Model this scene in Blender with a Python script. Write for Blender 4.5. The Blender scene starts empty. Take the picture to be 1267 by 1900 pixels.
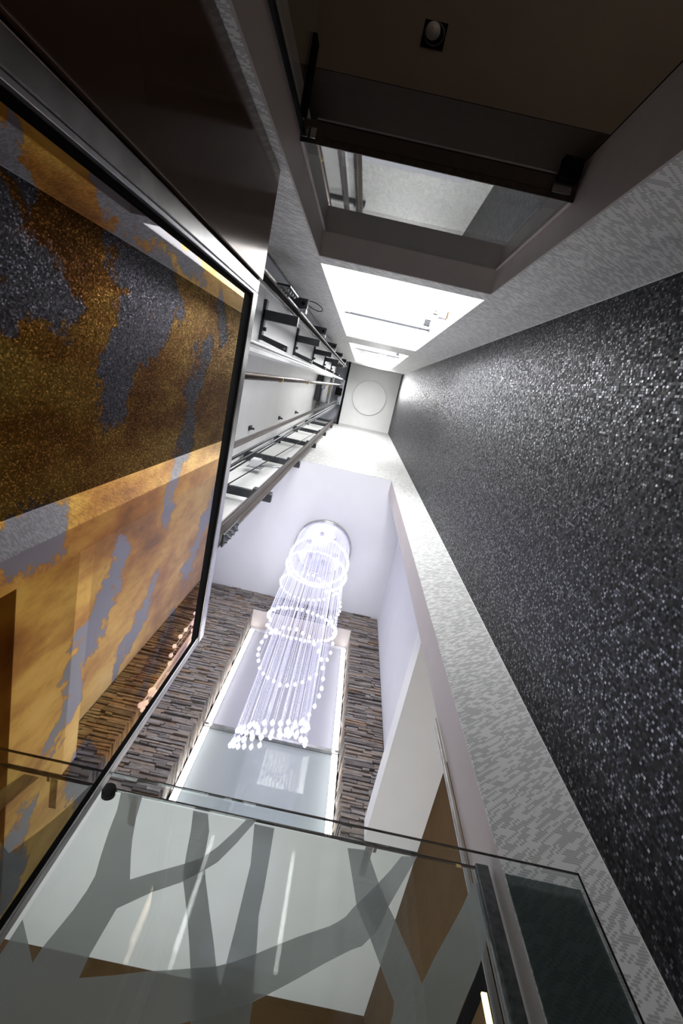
import bpy, bmesh, math, random
from mathutils import Vector, Matrix, noise

random.seed(7)
sc = bpy.context.scene
UP = 0.7            # eye height above the floor; coordinates below are measured from the eye

# ------------------------------------------------------------------ camera
cam_d = bpy.data.cameras.new('camera')
cam = bpy.data.objects.new('camera', cam_d)
sc.collection.objects.link(cam)
R = ((0.9760586471784081, -0.21233737639003702, 0.04714186945860078),
     (0.2173710684337915, 0.9445844095418875, -0.24598803194130364),
     (0.007702978398511864, 0.25034602421089025, 0.9681257832976006))
right, down, fwd = (Vector(r) for r in R)
m = Matrix((right, -down, -fwd)).transposed().to_4x4()
m.translation = Vector((0, 0, UP))
cam.matrix_world = m
cam_d.sensor_fit = 'VERTICAL'
cam_d.sensor_height = 24.0
cam_d.lens = 902.68 / 1900 * 24.0
cam_d.clip_start = 0.02
cam_d.clip_end = 60
sc.camera = cam

# ------------------------------------------------------------------ world, exposure, lights
w = bpy.data.worlds.new('world'); sc.world = w; w.use_nodes = True
w.node_tree.nodes['Background'].inputs[0].default_value = (0.5, 0.55, 0.65, 1)
w.node_tree.nodes['Background'].inputs[1].default_value = 0.05
sc.view_settings.view_transform = 'Standard'
sc.view_settings.look = 'None'
sc.view_settings.exposure = 0.0
sc.view_settings.gamma = 1.0
sc.view_settings.use_curve_mapping = False

def area(name, loc, aim, sx, sy, power, color=(1, 1, 1), spread=180):
    d = bpy.data.lights.new(name, 'AREA')
    d.shape = 'RECTANGLE'; d.size = sx; d.size_y = sy; d.energy = power; d.color = color
    d.spread = math.radians(spread)
    o = bpy.data.objects.new(name, d); sc.collection.objects.link(o)
    o.location = Vector(loc) + Vector((0, 0, UP))
    o.rotation_euler = (Vector(aim) - Vector(loc)).to_track_quat('-Z', 'Y').to_euler()
    return o

def point(name, loc, power, color=(1, 1, 1), r=0.05):
    d = bpy.data.lights.new(name, 'POINT'); d.energy = power; d.color = color; d.shadow_soft_size = r
    o = bpy.data.objects.new(name, d); sc.collection.objects.link(o)
    o.location = Vector(loc) + Vector((0, 0, UP))
    return o

area('second_storey_back_fill', (0.3, -2.7, 4.3), (0.2, 1.0, 7.0), 2.4, 2.8, 210)  # unseen area light added to brighten landing and facing wall; no window there
area('third_storey_back_fill', (0.2, -2.7, 8.9), (0.1, 0.4, 12.6), 2.4, 3.0, 420)  # added out of view to whiten the upper walls and top ceiling
area('second_storey_ceiling_fill', (0.3, -1.8, 3.2), (0.3, -1.5, 6.0), 1.0, 1.0, 60)  # added low in the landing, aimed up to whiten its ceiling
area('mosaic_sheen_fill', (0.0, -0.80, 5.9), (0.85, 0.15, 2.0), 0.25, 0.2, 32, (0.94, 0.95, 1.0), 120)  # added behind the opening to raise a sheen on the mosaic wall
area('lobby_top_fill', (0.2, -0.2, 12.95), (0.4, 0.3, 0), 0.4, 0.4, 14, spread=120)  # added under the top ceiling for the highlight on the mosaic
area('second_storey_spotlight', (-0.6, -1.9, 5.5), (0.85, -0.1, 2.6), 0.35, 0.35, 30, (0.96, 0.97, 1.0))
area('third_storey_ceiling_fill', (0.3, -1.6, 8.0), (0.2, -0.6, 11.8), 1.0, 1.0, 60)  # added unseen fill, aimed up at the third landing's ceiling
area('ground_room_bounce_fill', (-0.7, 3.3, -0.55), (-0.5, 3.3, 2.6), 1.6, 1.2, 30, (0.95, 0.98, 1.0), 130)  # added at floor level in place of light bounced off the floor
area('ground_room_side_fill', (0.5, 1.9, -0.55), (0.6, 2.0, 2.6), 0.6, 0.8, 5, (1.0, 0.95, 0.93), 110)  # second added floor-level fill, for the ledge near the pier
area('hall_side_fill', (-1.75, 2.0, 4.2), (0.8, 2.2, 4.0), 1.2, 2.6, 20, (0.86, 0.88, 1.0))  # added side fill for the hall; the wall behind it has no window
area('entrance_fill', (1.0, -3.2, 0.4), (0.3, -1.5, 1.7), 1.2, 1.2, 6, (1.0, 0.86, 0.72))  # small fill added to lift the dark brown ceiling; no window there
point('chandelier_led', (-0.09, 2.05, 4.4), 1.3, (0.80, 0.82, 1.0), 0.25)
point('chandelier_led', (-0.09, 2.05, 3.2), 2.0, (0.84, 0.86, 1.0), 0.2)
for x_ in (-0.70, 0.43):
    area('niche_strip_light', (x_, 3.05, 4.1), (x_ * 0.9, 3.14, 4.1), 0.03, 2.7, 0.55)

# ------------------------------------------------------------------ materials
def mat(name):
    x = bpy.data.materials.new(name); x.use_nodes = True
    nt = x.node_tree
    return x, nt, nt.nodes, nt.links, nt.nodes['Principled BSDF']

def setp(b, color=None, rough=None, metal=None, **k):
    if color is not None: b.inputs['Base Color'].default_value = (*color, 1)
    if rough is not None: b.inputs['Roughness'].default_value = rough
    if metal is not None: b.inputs['Metallic'].default_value = metal
    for n, v in k.items(): b.inputs[n].default_value = v

def worn(name, color, rough, metal=0.0, var=0.12, scale=30, bump=0.0):
    x, nt, N, L, b = mat(name)
    setp(b, color, rough, metal)
    tc = N.new('ShaderNodeTexCoord'); no = N.new('ShaderNodeTexNoise')
    no.inputs['Scale'].default_value = scale; no.inputs['Detail'].default_value = 4
    L.new(tc.outputs['Object'], no.inputs['Vector'])
    r = N.new('ShaderNodeValToRGB')
    r.color_ramp.elements[0].color = (*[c * (1 - var) for c in color], 1)
    r.color_ramp.elements[1].color = (*[min(1, c * (1 + var)) for c in color], 1)
    r.color_ramp.elements[0].position = 0.3; r.color_ramp.elements[1].position = 0.7
    L.new(no.outputs['Fac'], r.inputs[0]); L.new(r.outputs[0], b.inputs['Base Color'])
    if bump:
        bp = N.new('ShaderNodeBump'); bp.inputs['Strength'].default_value = bump; bp.inputs['Distance'].default_value = 0.002
        L.new(no.outputs['Fac'], bp.inputs['Height']); L.new(bp.outputs[0], b.inputs['Normal'])
    return x

def emit(name, color, s):
    x, nt, N, L, b = mat(name)
    setp(b, color, 0.5); b.inputs['Emission Color'].default_value = (*color, 1); b.inputs['Emission Strength'].default_value = s
    return x

def math_(N, L, op, a, b_=None, clamp=False):
    n = N.new('ShaderNodeMath'); n.operation = op; n.use_clamp = clamp
    for i, v in enumerate((a, b_)):
        if v is None: continue
        if isinstance(v, (int, float)): n.inputs[i].default_value = v
        else: L.new(v, n.inputs[i])
    return n.outputs[0]

def cells(N, L, axis_u, pu, pv, shift=0.5):
    """world-size grid cells: returns (random value per cell, fraction u, fraction v)"""
    tc = N.new('ShaderNodeNewGeometry'); sx = N.new('ShaderNodeSeparateXYZ'); L.new(tc.outputs['Position'], sx.inputs[0])
    u = math_(N, L, 'DIVIDE', sx.outputs[axis_u], pu); v = math_(N, L, 'DIVIDE', sx.outputs[2], pv)
    uf = math_(N, L, 'FLOOR', u)
    v = math_(N, L, 'ADD', v, math_(N, L, 'MULTIPLY', uf, shift))
    vf = math_(N, L, 'FLOOR', v)
    cb = N.new('ShaderNodeCombineXYZ'); L.new(uf, cb.inputs[0]); L.new(vf, cb.inputs[1])
    wn = N.new('ShaderNodeTexWhiteNoise'); wn.noise_dimensions = '3D'; L.new(cb.outputs[0], wn.inputs[0])
    return wn, math_(N, L, 'SUBTRACT', u, uf), math_(N, L, 'SUBTRACT', v, vf)

def mosaic_black():
    x, nt, N, L, b = mat('black_mosaic_wallpaper')
    wn, fu, fv = cells(N, L, 1, 0.0088, 0.0105, 0.37)
    inu = math_(N, L, 'MULTIPLY', math_(N, L, 'GREATER_THAN', fu, 0.12), math_(N, L, 'LESS_THAN', fu, 0.88))
    inv = math_(N, L, 'MULTIPLY', math_(N, L, 'GREATER_THAN', fv, 0.12), math_(N, L, 'LESS_THAN', fv, 0.88))
    sq = math_(N, L, 'MULTIPLY', inu, inv)
    r = N.new('ShaderNodeValToRGB'); e = r.color_ramp.elements
    r.color_ramp.interpolation = 'LINEAR'
    e[0].position = 0.0; e[0].color = (0.006, 0.006, 0.009, 1)
    e[1].position = 1.0; e[1].color = (0.36, 0.36, 0.40, 1)
    a = e.new(0.58); a.color = (0.009, 0.009, 0.012, 1)
    a = e.new(0.61); a.color = (0.045, 0.045, 0.055, 1)
    a = e.new(0.80); a.color = (0.085, 0.085, 0.10, 1)
    a = e.new(0.93); a.color = (0.20, 0.20, 0.225, 1)
    L.new(wn.outputs['Value'], r.inputs[0])
    mx = N.new('ShaderNodeMix'); mx.data_type = 'RGBA'; mx.inputs['A'].default_value = (0.007, 0.007, 0.010, 1)
    L.new(sq, mx.inputs['Factor']); L.new(r.outputs[0], mx.inputs['B']); L.new(mx.outputs['Result'], b.inputs['Base Color'])
    lit = math_(N, L, 'MULTIPLY', sq, math_(N, L, 'GREATER_THAN', wn.outputs['Value'], 0.60))
    L.new(math_(N, L, 'MULTIPLY', lit, 0.9), b.inputs['Metallic'])
    L.new(math_(N, L, 'SUBTRACT', 0.60, math_(N, L, 'MULTIPLY', lit, 0.22)), b.inputs['Roughness'])
    vs = N.new('ShaderNodeVectorMath'); vs.operation = 'SUBTRACT'; L.new(wn.outputs['Color'], vs.inputs[0]); vs.inputs[1].default_value = (0.5, 0.5, 0.5)
    sc_ = N.new('ShaderNodeVectorMath'); sc_.operation = 'SCALE'; L.new(vs.outputs[0], sc_.inputs[0]); sc_.inputs['Scale'].default_value = 0.28
    b.inputs['Specular IOR Level'].default_value = 0.35
    g = N.new('ShaderNodeNewGeometry'); ad = N.new('ShaderNodeVectorMath'); ad.operation = 'ADD'
    L.new(g.outputs['Normal'], ad.inputs[0]); L.new(sc_.outputs[0], ad.inputs[1])
    nz = N.new('ShaderNodeVectorMath'); nz.operation = 'NORMALIZE'; L.new(ad.outputs[0], nz.inputs[0]); L.new(nz.outputs[0], b.inputs['Normal'])
    return x

def wallpaper_white():
    x, nt, N, L, b = mat('white_dashed_wallpaper')
    g = N.new('ShaderNodeNewGeometry'); sx = N.new('ShaderNodeSeparateXYZ'); L.new(g.outputs['Position'], sx.inputs[0])
    u = math_(N, L, 'DIVIDE', sx.outputs[0], 0.0078); v = math_(N, L, 'DIVIDE', sx.outputs[2], 0.0070)
    vf = math_(N, L, 'FLOOR', v); uf = math_(N, L, 'FLOOR', u)
    blk = math_(N, L, 'FLOOR', math_(N, L, 'DIVIDE', vf, 3.0))
    cb = N.new('ShaderNodeCombineXYZ'); L.new(math_(N, L, 'SUBTRACT', uf, vf), cb.inputs[0]); L.new(blk, cb.inputs[1])
    wn = N.new('ShaderNodeTexWhiteNoise'); wn.noise_dimensions = '3D'; L.new(cb.outputs[0], wn.inputs[0])
    no = N.new('ShaderNodeTexNoise'); no.inputs['Scale'].default_value = 14; L.new(g.outputs['Position'], no.inputs['Vector'])
    val = math_(N, L, 'ADD', wn.outputs['Value'], math_(N, L, 'MULTIPLY', no.outputs['Fac'], 0.3))
    d = math_(N, L, 'GREATER_THAN', val, 0.62)
    fv = math_(N, L, 'SUBTRACT', v, vf)
    d = math_(N, L, 'MULTIPLY', d, math_(N, L, 'GREATER_THAN', fv, 0.15))
    mx = N.new('ShaderNodeMix'); mx.data_type = 'RGBA'
    mx.inputs['A'].default_value = (0.80, 0.80, 0.785, 1); mx.inputs['B'].default_value = (0.50, 0.50, 0.49, 1)
    L.new(d, mx.inputs['Factor']); L.new(mx.outputs['Result'], b.inputs['Base Color'])
    setp(b, rough=0.55)
    return x

def stone():
    x, nt, N, L, b = mat('stacked_slate')
    g = N.new('ShaderNodeNewGeometry')
    r = N.new('ShaderNodeValToRGB'); e = r.color_ramp.elements
    e[0].position = 0; e[0].color = (0.12, 0.105, 0.10, 1); e[1].position = 1; e[1].color = (0.30, 0.20, 0.13, 1)
    for p, c in ((0.25, (0.24, 0.22, 0.21)), (0.5, (0.34, 0.32, 0.31)), (0.72, (0.27, 0.23, 0.20)), (0.9, (0.36, 0.30, 0.25))):
        a = e.new(p); a.color = (*c, 1)
    L.new(g.outputs['Random Per Island'], r.inputs[0])
    no = N.new('ShaderNodeTexNoise'); no.inputs['Scale'].default_value = 38; no.inputs['Detail'].default_value = 8; no.inputs['Roughness'].default_value = 0.7
    mp = N.new('ShaderNodeMapping'); mp.inputs['Scale'].default_value = (0.5, 0.5, 2.2)
    L.new(g.outputs['Position'], mp.inputs[0]); L.new(mp.outputs[0], no.inputs['Vector'])
    r2 = N.new('ShaderNodeValToRGB'); r2.color_ramp.elements[0].position = 0.3; r2.color_ramp.elements[0].color = (0.45, 0.43, 0.42, 1)
    r2.color_ramp.elements[1].position = 0.7; r2.color_ramp.elements[1].color = (1.15, 1.12, 1.1, 1)
    L.new(no.outputs['Fac'], r2.inputs[0])
    mx = N.new('ShaderNodeMix'); mx.data_type = 'RGBA'; mx.blend_type = 'MULTIPLY'; mx.inputs['Factor'].default_value = 1
    L.new(r.outputs[0], mx.inputs['A']); L.new(r2.outputs[0], mx.inputs['B']); L.new(mx.outputs['Result'], b.inputs['Base Color'])
    setp(b, rough=0.85)
    bp = N.new('ShaderNodeBump'); bp.inputs['Strength'].default_value = 0.8; bp.inputs['Distance'].default_value = 0.006
    L.new(no.outputs['Fac'], bp.inputs['Height']); L.new(bp.outputs[0], b.inputs['Normal'])
    return x

def patina():
    x, nt, N, L, b = mat('gold_patina_mirror')
    at = N.new('ShaderNodeAttribute'); at.attribute_name = 'patina'
    g = N.new('ShaderNodeNewGeometry')
    def nz(scale, detail, rough, stretch=(1, 1, 1)):
        mp = N.new('ShaderNodeMapping'); mp.inputs['Scale'].default_value = stretch
        no = N.new('ShaderNodeTexNoise'); no.inputs['Scale'].default_value = scale; no.inputs['Detail'].default_value = detail; no.inputs['Roughness'].default_value = rough
        L.new(g.outputs['Position'], mp.inputs[0]); L.new(mp.outputs[0], no.inputs['Vector']); return no.outputs['Fac']
    fine = nz(55, 7, 0.8); mid = nz(9, 8, 0.65, (1, 1.0, 0.45)); big = nz(3.2, 4, 0.6, (1, 1.0, 0.5))
    # gold ground: honey, amber and brown clouds
    r = N.new('ShaderNodeValToRGB'); e = r.color_ramp.elements
    e[0].position = 0.34; e[0].color = (0.20, 0.065, 0.010, 1); e[1].position = 0.66; e[1].color = (1.0, 0.65, 0.18, 1)
    a = e.new(0.44); a.color = (0.52, 0.21, 0.022, 1)
    a = e.new(0.54); a.color = (0.85, 0.47, 0.075, 1)
    L.new(math_(N, L, 'ADD', math_(N, L, 'MULTIPLY', mid, 0.6), math_(N, L, 'MULTIPLY', big, 0.4)), r.inputs[0])
    # blue-grey tarnish islands with ragged orange-brown rims
    v = math_(N, L, 'ADD', at.outputs['Fac'], math_(N, L, 'MULTIPLY', math_(N, L, 'SUBTRACT', fine, 0.5), 1.5))
    v = math_(N, L, 'ADD', v, math_(N, L, 'MULTIPLY', math_(N, L, 'SUBTRACT', mid, 0.5), 1.3))
    r2 = N.new('ShaderNodeValToRGB'); e = r2.color_ramp.elements
    e[0].position = 0.47; e[0].color = (0, 0, 0, 1); e[1].position = 0.55; e[1].color = (1, 1, 1, 1)
    L.new(v, r2.inputs[0])
    r3 = N.new('ShaderNodeValToRGB'); e = r3.color_ramp.elements
    e[0].position = 0.36; e[0].color = (0, 0, 0, 1); e[1].position = 0.50; e[1].color = (1, 1, 1, 1); L.new(v, r3.inputs[0])
    m1 = N.new('ShaderNodeMix'); m1.data_type = 'RGBA'; L.new(math_(N, L, 'MULTIPLY', r3.outputs[0], 0.75), m1.inputs['Factor'])
    L.new(r.outputs[0], m1.inputs['A']); m1.inputs['B'].default_value = (0.40, 0.14, 0.03, 1)
    m2 = N.new('ShaderNodeMix'); m2.data_type = 'RGBA'; L.new(r2.outputs[0], m2.inputs['Factor'])
    L.new(m1.outputs['Result'], m2.inputs['A']); m2.inputs['B'].default_value = (0.30, 0.285, 0.31, 1)
    L.new(m2.outputs['Result'], b.inputs['Base Color'])
    setp(b, rough=0.015, metal=0.95)
    return x

def glass(name, tint, f0=0.04):
    x, nt, N, L, b = mat(name); N.remove(b)
    t = N.new('ShaderNodeBsdfTransparent'); t.inputs[0].default_value = (*tint, 1)
    gl = N.new('ShaderNodeBsdfGlossy'); gl.inputs['Roughness'].default_value = 0.0; gl.inputs[0].default_value = (1, 1, 1, 1)
    g = N.new('ShaderNodeNewGeometry'); d = N.new('ShaderNodeVectorMath'); d.operation = 'DOT_PRODUCT'
    L.new(g.outputs['Incoming'], d.inputs[0]); L.new(g.outputs['True Normal'], d.inputs[1])
    c = math_(N, L, 'ABSOLUTE', d.outputs['Value'])
    q = math_(N, L, 'POWER', math_(N, L, 'SUBTRACT', 1.0, c), 5.0)
    fr = math_(N, L, 'ADD', f0, math_(N, L, 'MULTIPLY', q, 1 - f0), True)
    mx = N.new('ShaderNodeMixShader'); L.new(fr, mx.inputs[0]); L.new(t.outputs[0], mx.inputs[1]); L.new(gl.outputs[0], mx.inputs[2])
    L.new(mx.outputs[0], N['Material Output'].inputs[0])
    return x

def frost(name, color, clear):
    x, nt, N, L, b = mat(name); N.remove(b)
    t = N.new('ShaderNodeBsdfTransparent'); t.inputs[0].default_value = (0.90, 0.92, 0.92, 1)
    d = N.new('ShaderNodeBsdfDiffuse'); tl = N.new('ShaderNodeBsdfTranslucent')
    no = N.new('ShaderNodeTexNoise'); no.inputs['Scale'].default_value = 24; no.inputs['Detail'].default_value = 5
    r = N.new('ShaderNodeValToRGB'); r.color_ramp.elements[0].color = (*[c * 0.9 for c in color], 1); r.color_ramp.elements[1].color = (*color, 1)
    L.new(no.outputs['Fac'], r.inputs[0]); L.new(r.outputs[0], d.inputs[0]); L.new(r.outputs[0], tl.inputs[0])
    m0 = N.new('ShaderNodeMixShader'); m0.inputs[0].default_value = 0.4; L.new(d.outputs[0], m0.inputs[1]); L.new(tl.outputs[0], m0.inputs[2])
    mx = N.new('ShaderNodeMixShader'); mx.inputs[0].default_value = 1 - clear
    L.new(t.outputs[0], mx.inputs[1]); L.new(m0.outputs[0], mx.inputs[2]); L.new(mx.outputs[0], N['Material Output'].inputs[0])
    return x

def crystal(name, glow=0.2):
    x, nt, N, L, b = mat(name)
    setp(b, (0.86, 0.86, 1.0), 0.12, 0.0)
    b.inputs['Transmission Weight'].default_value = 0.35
    b.inputs['Emission Color'].default_value = (0.80, 0.80, 1.0, 1); b.inputs['Emission Strength'].default_value = glow  # emission stands in for lamp light caught by the crystal
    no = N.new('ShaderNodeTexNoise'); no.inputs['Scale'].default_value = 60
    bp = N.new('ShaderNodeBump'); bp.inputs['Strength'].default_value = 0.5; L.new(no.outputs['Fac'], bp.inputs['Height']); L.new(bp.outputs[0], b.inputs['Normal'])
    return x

M = dict(
    mosaic=mosaic_black(), paper=wallpaper_white(), stone=stone(), patina=patina(),
    plaster=worn('white_plaster', (0.86, 0.86, 0.855), 0.6, var=0.02, scale=4),
    plaster_lav=worn('cool_white_plaster', (0.76, 0.76, 0.80), 0.6, var=0.02, scale=3),
    jamb=worn('beige_grey_plaster', (0.54, 0.485, 0.475), 0.6, var=0.03, scale=5),
    taupe=worn('taupe_door_lining', (0.50, 0.44, 0.42), 0.5, var=0.05, scale=9),
    header=worn('dark_taupe_metal', (0.075, 0.058, 0.048), 0.9, var=0.05),
    brown=worn('brown_painted_ceiling', (0.20, 0.145, 0.10), 0.6, var=0.06, scale=8),
    brownwall=worn('brown_wall_panel', (0.125, 0.072, 0.030), 0.7, var=0.10, scale=7),
    steel=worn('brushed_steel', (0.55, 0.54, 0.53), 0.24, 1.0, 0.2, 18),
    steel_dk=worn('dark_steel', (0.055, 0.058, 0.066), 0.45, 0.5, 0.2, 20),
    rust=worn('oiled_brown_steel', (0.085, 0.066, 0.058), 0.40, 0.7, 0.12, 9),
    galv=worn('galvanised_steel', (0.46, 0.46, 0.47), 0.35, 0.8, 0.15, 15),
    black=worn('black_rubber', (0.004, 0.003, 0.003), 0.9, var=0.3, scale=30),
    edge=worn('glass_edge_dark', (0.05, 0.035, 0.03), 0.25, var=0.3, scale=50),
    seal=worn('grimy_seal', (0.045, 0.045, 0.047), 0.5, var=0.7, scale=70, bump=0.6),
    beige=worn('beige_aluminium', (0.34, 0.31, 0.28), 0.35, 0.6, 0.1, 20),
    white=worn('white_enamel', (0.82, 0.83, 0.86), 0.4, var=0.02),
    yellow=worn('yellow_sleeve', (0.75, 0.55, 0.12), 0.5),
    grey=worn('blue_grey_paint', (0.32, 0.34, 0.38), 0.45, var=0.1),
    wood=worn('brown_wood_block', (0.22, 0.12, 0.05), 0.5, var=0.2),
    floor=worn('grey_stone_floor', (0.34, 0.325, 0.31), 0.3, var=0.12, scale=6),
    led=emit('white_led', (1.0, 0.99, 0.97), 14.0),
    warm=emit('warm_led', (1.0, 0.70, 0.30), 5.0),
    glass=glass('clear_glass', (0.955, 0.975, 0.97), 0.03),
    glass_t=glass('transom_glass', (0.90, 0.93, 0.93), 0.19),
    glass_w=glass('upper_transom_glass', (0.99, 0.99, 0.99), 0.02),
    frost=frost('etched_glass', (0.62, 0.64, 0.64), 0.45),
    film=frost('dark_green_film', (0.12, 0.16, 0.15), 0.50),
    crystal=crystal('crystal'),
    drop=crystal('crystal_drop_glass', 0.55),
    upanel=worn('lavender_glass_panel', (0.54, 0.54, 0.60), 0.3, var=0.02, scale=2),
)
for k_ in ('header', 'black', 'brownwall'): M[k_].node_tree.nodes['Principled BSDF'].inputs['Specular IOR Level'].default_value = 0.1
# brown lacquer and greenish back-painted glass: glossy coats
x, nt, N, L, b = mat('brown_lacquered_glass'); setp(b, (0.115, 0.068, 0.043), 0.14, 0.45); b.inputs['Specular IOR Level'].default_value = 0.25; M['lacquer'] = x
x, nt, N, L, b = mat('green_back_painted_glass'); setp(b, (0.46, 0.51, 0.52), 0.7); b.inputs['Coat Weight'].default_value = 1.0; b.inputs['Coat Roughness'].default_value = 0.0; b.inputs['Coat IOR'].default_value = 1.6; M['gpanel'] = x
x, nt, N, L, b = mat('mirror_canopy'); setp(b, (0.72, 0.72, 0.84), 0.2, 0.6); b.inputs['Emission Color'].default_value = (0.78, 0.78, 1, 1); b.inputs['Emission Strength'].default_value = 0.12; M['canopy'] = x  # canopy: faint emission brightens it, though it is no lamp

# ------------------------------------------------------------------ mesh building
BASE = {}
class MB:
    def __init__(s): s.v = []; s.f = []; s.sm = []
    def quad(s, *p):
        i = len(s.v); s.v += [tuple(q) for q in p]; s.f.append(tuple(range(i, i + len(p)))); s.sm.append(False); return s
    def box(s, x0, x1, y0, y1, z0, z1, j=0.0):
        i = len(s.v)
        if x0 > x1: x0, x1 = x1, x0
        if y0 > y1: y0, y1 = y1, y0
        if z0 > z1: z0, z1 = z1, z0
        for z in (z0, z1):
            for y in (y0, y1):
                for x_ in (x0, x1):
                    s.v.append((x_ + random.uniform(-j, j), y + random.uniform(-j, j), z + random.uniform(-j, j)) if j else (x_, y, z))
        for a, b_, c, d in ((0, 2, 3, 1), (4, 5, 7, 6), (0, 1, 5, 4), (2, 6, 7, 3), (0, 4, 6, 2), (1, 3, 7, 5)):
            s.f.append((i + a, i + b_, i + c, i + d)); s.sm.append(False)
        return s
    def tube(s, p0, p1, r, n=10, r1=None, caps=True):
        p0 = Vector(p0); p1 = Vector(p1); r1 = r if r1 is None else r1
        d = (p1 - p0).normalized(); a = d.orthogonal().normalized(); b_ = d.cross(a); i = len(s.v)
        for p, rr in ((p0, r), (p1, r1)):
            for k in range(n):
                t = 2 * math.pi * k / n; s.v.append(tuple(p + a * math.cos(t) * rr + b_ * math.sin(t) * rr))
        for k in range(n):
            s.f.append((i + k, i + (k + 1) % n, i + n + (k + 1) % n, i + n + k)); s.sm.append(n > 6)
        if caps:
            s.f.append(tuple(i + n - 1 - k for k in range(n))); s.sm.append(False)
            s.f.append(tuple(i + n + k for k in range(n))); s.sm.append(False)
        return s
    def path(s, pts, r, n=8):
        for a, b_ in zip(pts, pts[1:]): s.tube(a, b_, r, n)
        return s
    def lathe(s, c, prof, n=24):
        """profile of (radius, z) pairs round a vertical axis at c"""
        i = len(s.v)
        for r, z in prof:
            for k in range(n):
                t = 2 * math.pi * k / n; s.v.append((c[0] + r * math.cos(t), c[1] + r * math.sin(t), c[2] + z))
        for j in range(len(prof) - 1):
            for k in range(n):
                s.f.append((i + j * n + k, i + j * n + (k + 1) % n, i + (j + 1) * n + (k + 1) % n, i + (j + 1) * n + k)); s.sm.append(True)
        return s
    def prism_y(s, poly, y0, y1):
        """polygon of (x, z) extruded along y, triangulated by Blender"""
        i = len(s.v); n = len(poly)
        for y in (y0, y1):
            for a, c in poly: s.v.append((a, y, c))
        s.f.append(tuple(range(i, i + n))); s.sm.append(False)
        s.f.append(tuple(reversed(range(i + n, i + 2 * n)))); s.sm.append(False)
        for k in range(n):
            s.f.append((i + k, i + n + k, i + n + (k + 1) % n, i + (k + 1) % n)); s.sm.append(False)
        return s
    def build(s, name, material, parent=None, label=None, cat=None, group=None, kind=None, bevel=0.0, base=None):
        xs, ys, zs = zip(*s.v)
        o0 = Vector(base) if base else Vector(((min(xs) + max(xs)) / 2, (min(ys) + max(ys)) / 2, min(zs)))
        me = bpy.data.meshes.new(name)
        me.from_pydata([tuple(Vector(p) - o0) for p in s.v], [], s.f)
        me.polygons.foreach_set('use_smooth', s.sm)
        me.materials.append(M[material]); me.validate()
        bm = bmesh.new(); bm.from_mesh(me); bmesh.ops.recalc_face_normals(bm, faces=bm.faces); bm.to_mesh(me); bm.free()
        o = bpy.data.objects.new(name, me); sc.collection.objects.link(o)
        BASE[o.name] = o0
        if parent is not None:
            o.parent = parent; o.location = o0 - BASE[parent.name]
        else: o.location = o0 + Vector((0, 0, UP))
        if bevel:
            b_ = o.modifiers.new('bevel', 'BEVEL'); b_.width = bevel; b_.segments = 2; b_.limit_method = 'ANGLE'
        tag(o, label, cat, group, kind)
        return o

def tag(o, label=None, cat=None, group=None, kind=None):
    for k, v in (('label', label), ('category', cat), ('group', group), ('kind', kind)):
        if v: o[k] = v

def empty(name, loc, label=None, cat=None, group=None, kind=None):
    o = bpy.data.objects.new(name, None); sc.collection.objects.link(o)
    BASE[o.name] = Vector(loc); o.location = Vector(loc) + Vector((0, 0, UP)); o.empty_display_size = 0.1
    tag(o, label, cat, group, kind); return o

def copy_tree(o, loc, label=None, group=None):
    c = o.copy(); sc.collection.objects.link(c); c.location = Vector(loc) + Vector((0, 0, UP)); BASE[c.name] = Vector(loc)
    if label: c['label'] = label
    if group: c['group'] = group
    for ch in [k for k in o.children]:
        d = ch.copy(); sc.collection.objects.link(d); d.parent = c
        for g in [k for k in ch.children]:
            e = g.copy(); sc.collection.objects.link(e); e.parent = d
    return c

def S(name, mb, m_, label, cat, parent=None):
    return mb.build(name, m_, parent, label if parent is None else None, cat if parent is None else None, None, 'structure' if parent is None else None)

# ------------------------------------------------------------------ principal dimensions (metres from the eye)
XR = 0.85; Y1 = -0.534; Y2 = 1.006; ZT = 13.1; FL = -0.70
XL = -0.376                       # plane of the lift portal
OPS = ((-0.346, 0.478, FL, 2.47), (-0.346, 0.478, 2.605, 6.0), (-0.346, 0.478, 6.85, 11.7))

# ------------------------------------------------------------------ shell
S('floor', MB().box(-2.4, 2.4, -4.2, 4.8, FL - 0.2, FL), 'floor', 'grey stone floor under the lift lobby and the rooms beside it', 'floor')
c = S('ceiling', MB().box(-1.3, XR + 0.1, Y1 - 0.25, Y2 + 0.2, ZT, ZT + 0.15), 'plaster', 'white ceiling at the very top of the tall lobby', 'ceiling')

def opened(y0, y1, xa, xb, ops):
    m_ = MB(); z = FL
    m_.box(xa, ops[0][0], y0, y1, FL, ZT); m_.box(ops[0][1], xb, y0, y1, FL, ZT)
    for k, (x0, x1, z0, z1) in enumerate(ops):
        if z0 > z: m_.box(x0, x1, y0, y1, z, z0)
        z = z1
    m_.box(ops[0][0], ops[0][1], y0, y1, z, ZT); return m_
wb = S('wall_back', opened(Y1 - 0.006, -0.74, -0.617, XR + 0.1, OPS), 'plaster', 'tall wall above the door head, pierced by one big opening per storey', 'wall')
S('wallpaper', opened(Y1, Y1 - 0.005, -0.617, XR, OPS), 'paper', 0, 0, wb)
# taupe lining of the lowest opening
lin = MB(); lin.box(-0.347, -0.340, Y1 - 0.001, -0.742, FL, 2.47).box(0.472, 0.479, Y1 - 0.001, -0.742, FL, 2.47).box(-0.340, 0.472, Y1 - 0.001, -0.742, 2.462, 2.471)
S('lining', lin, 'taupe', 0, 0, wb)

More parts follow.
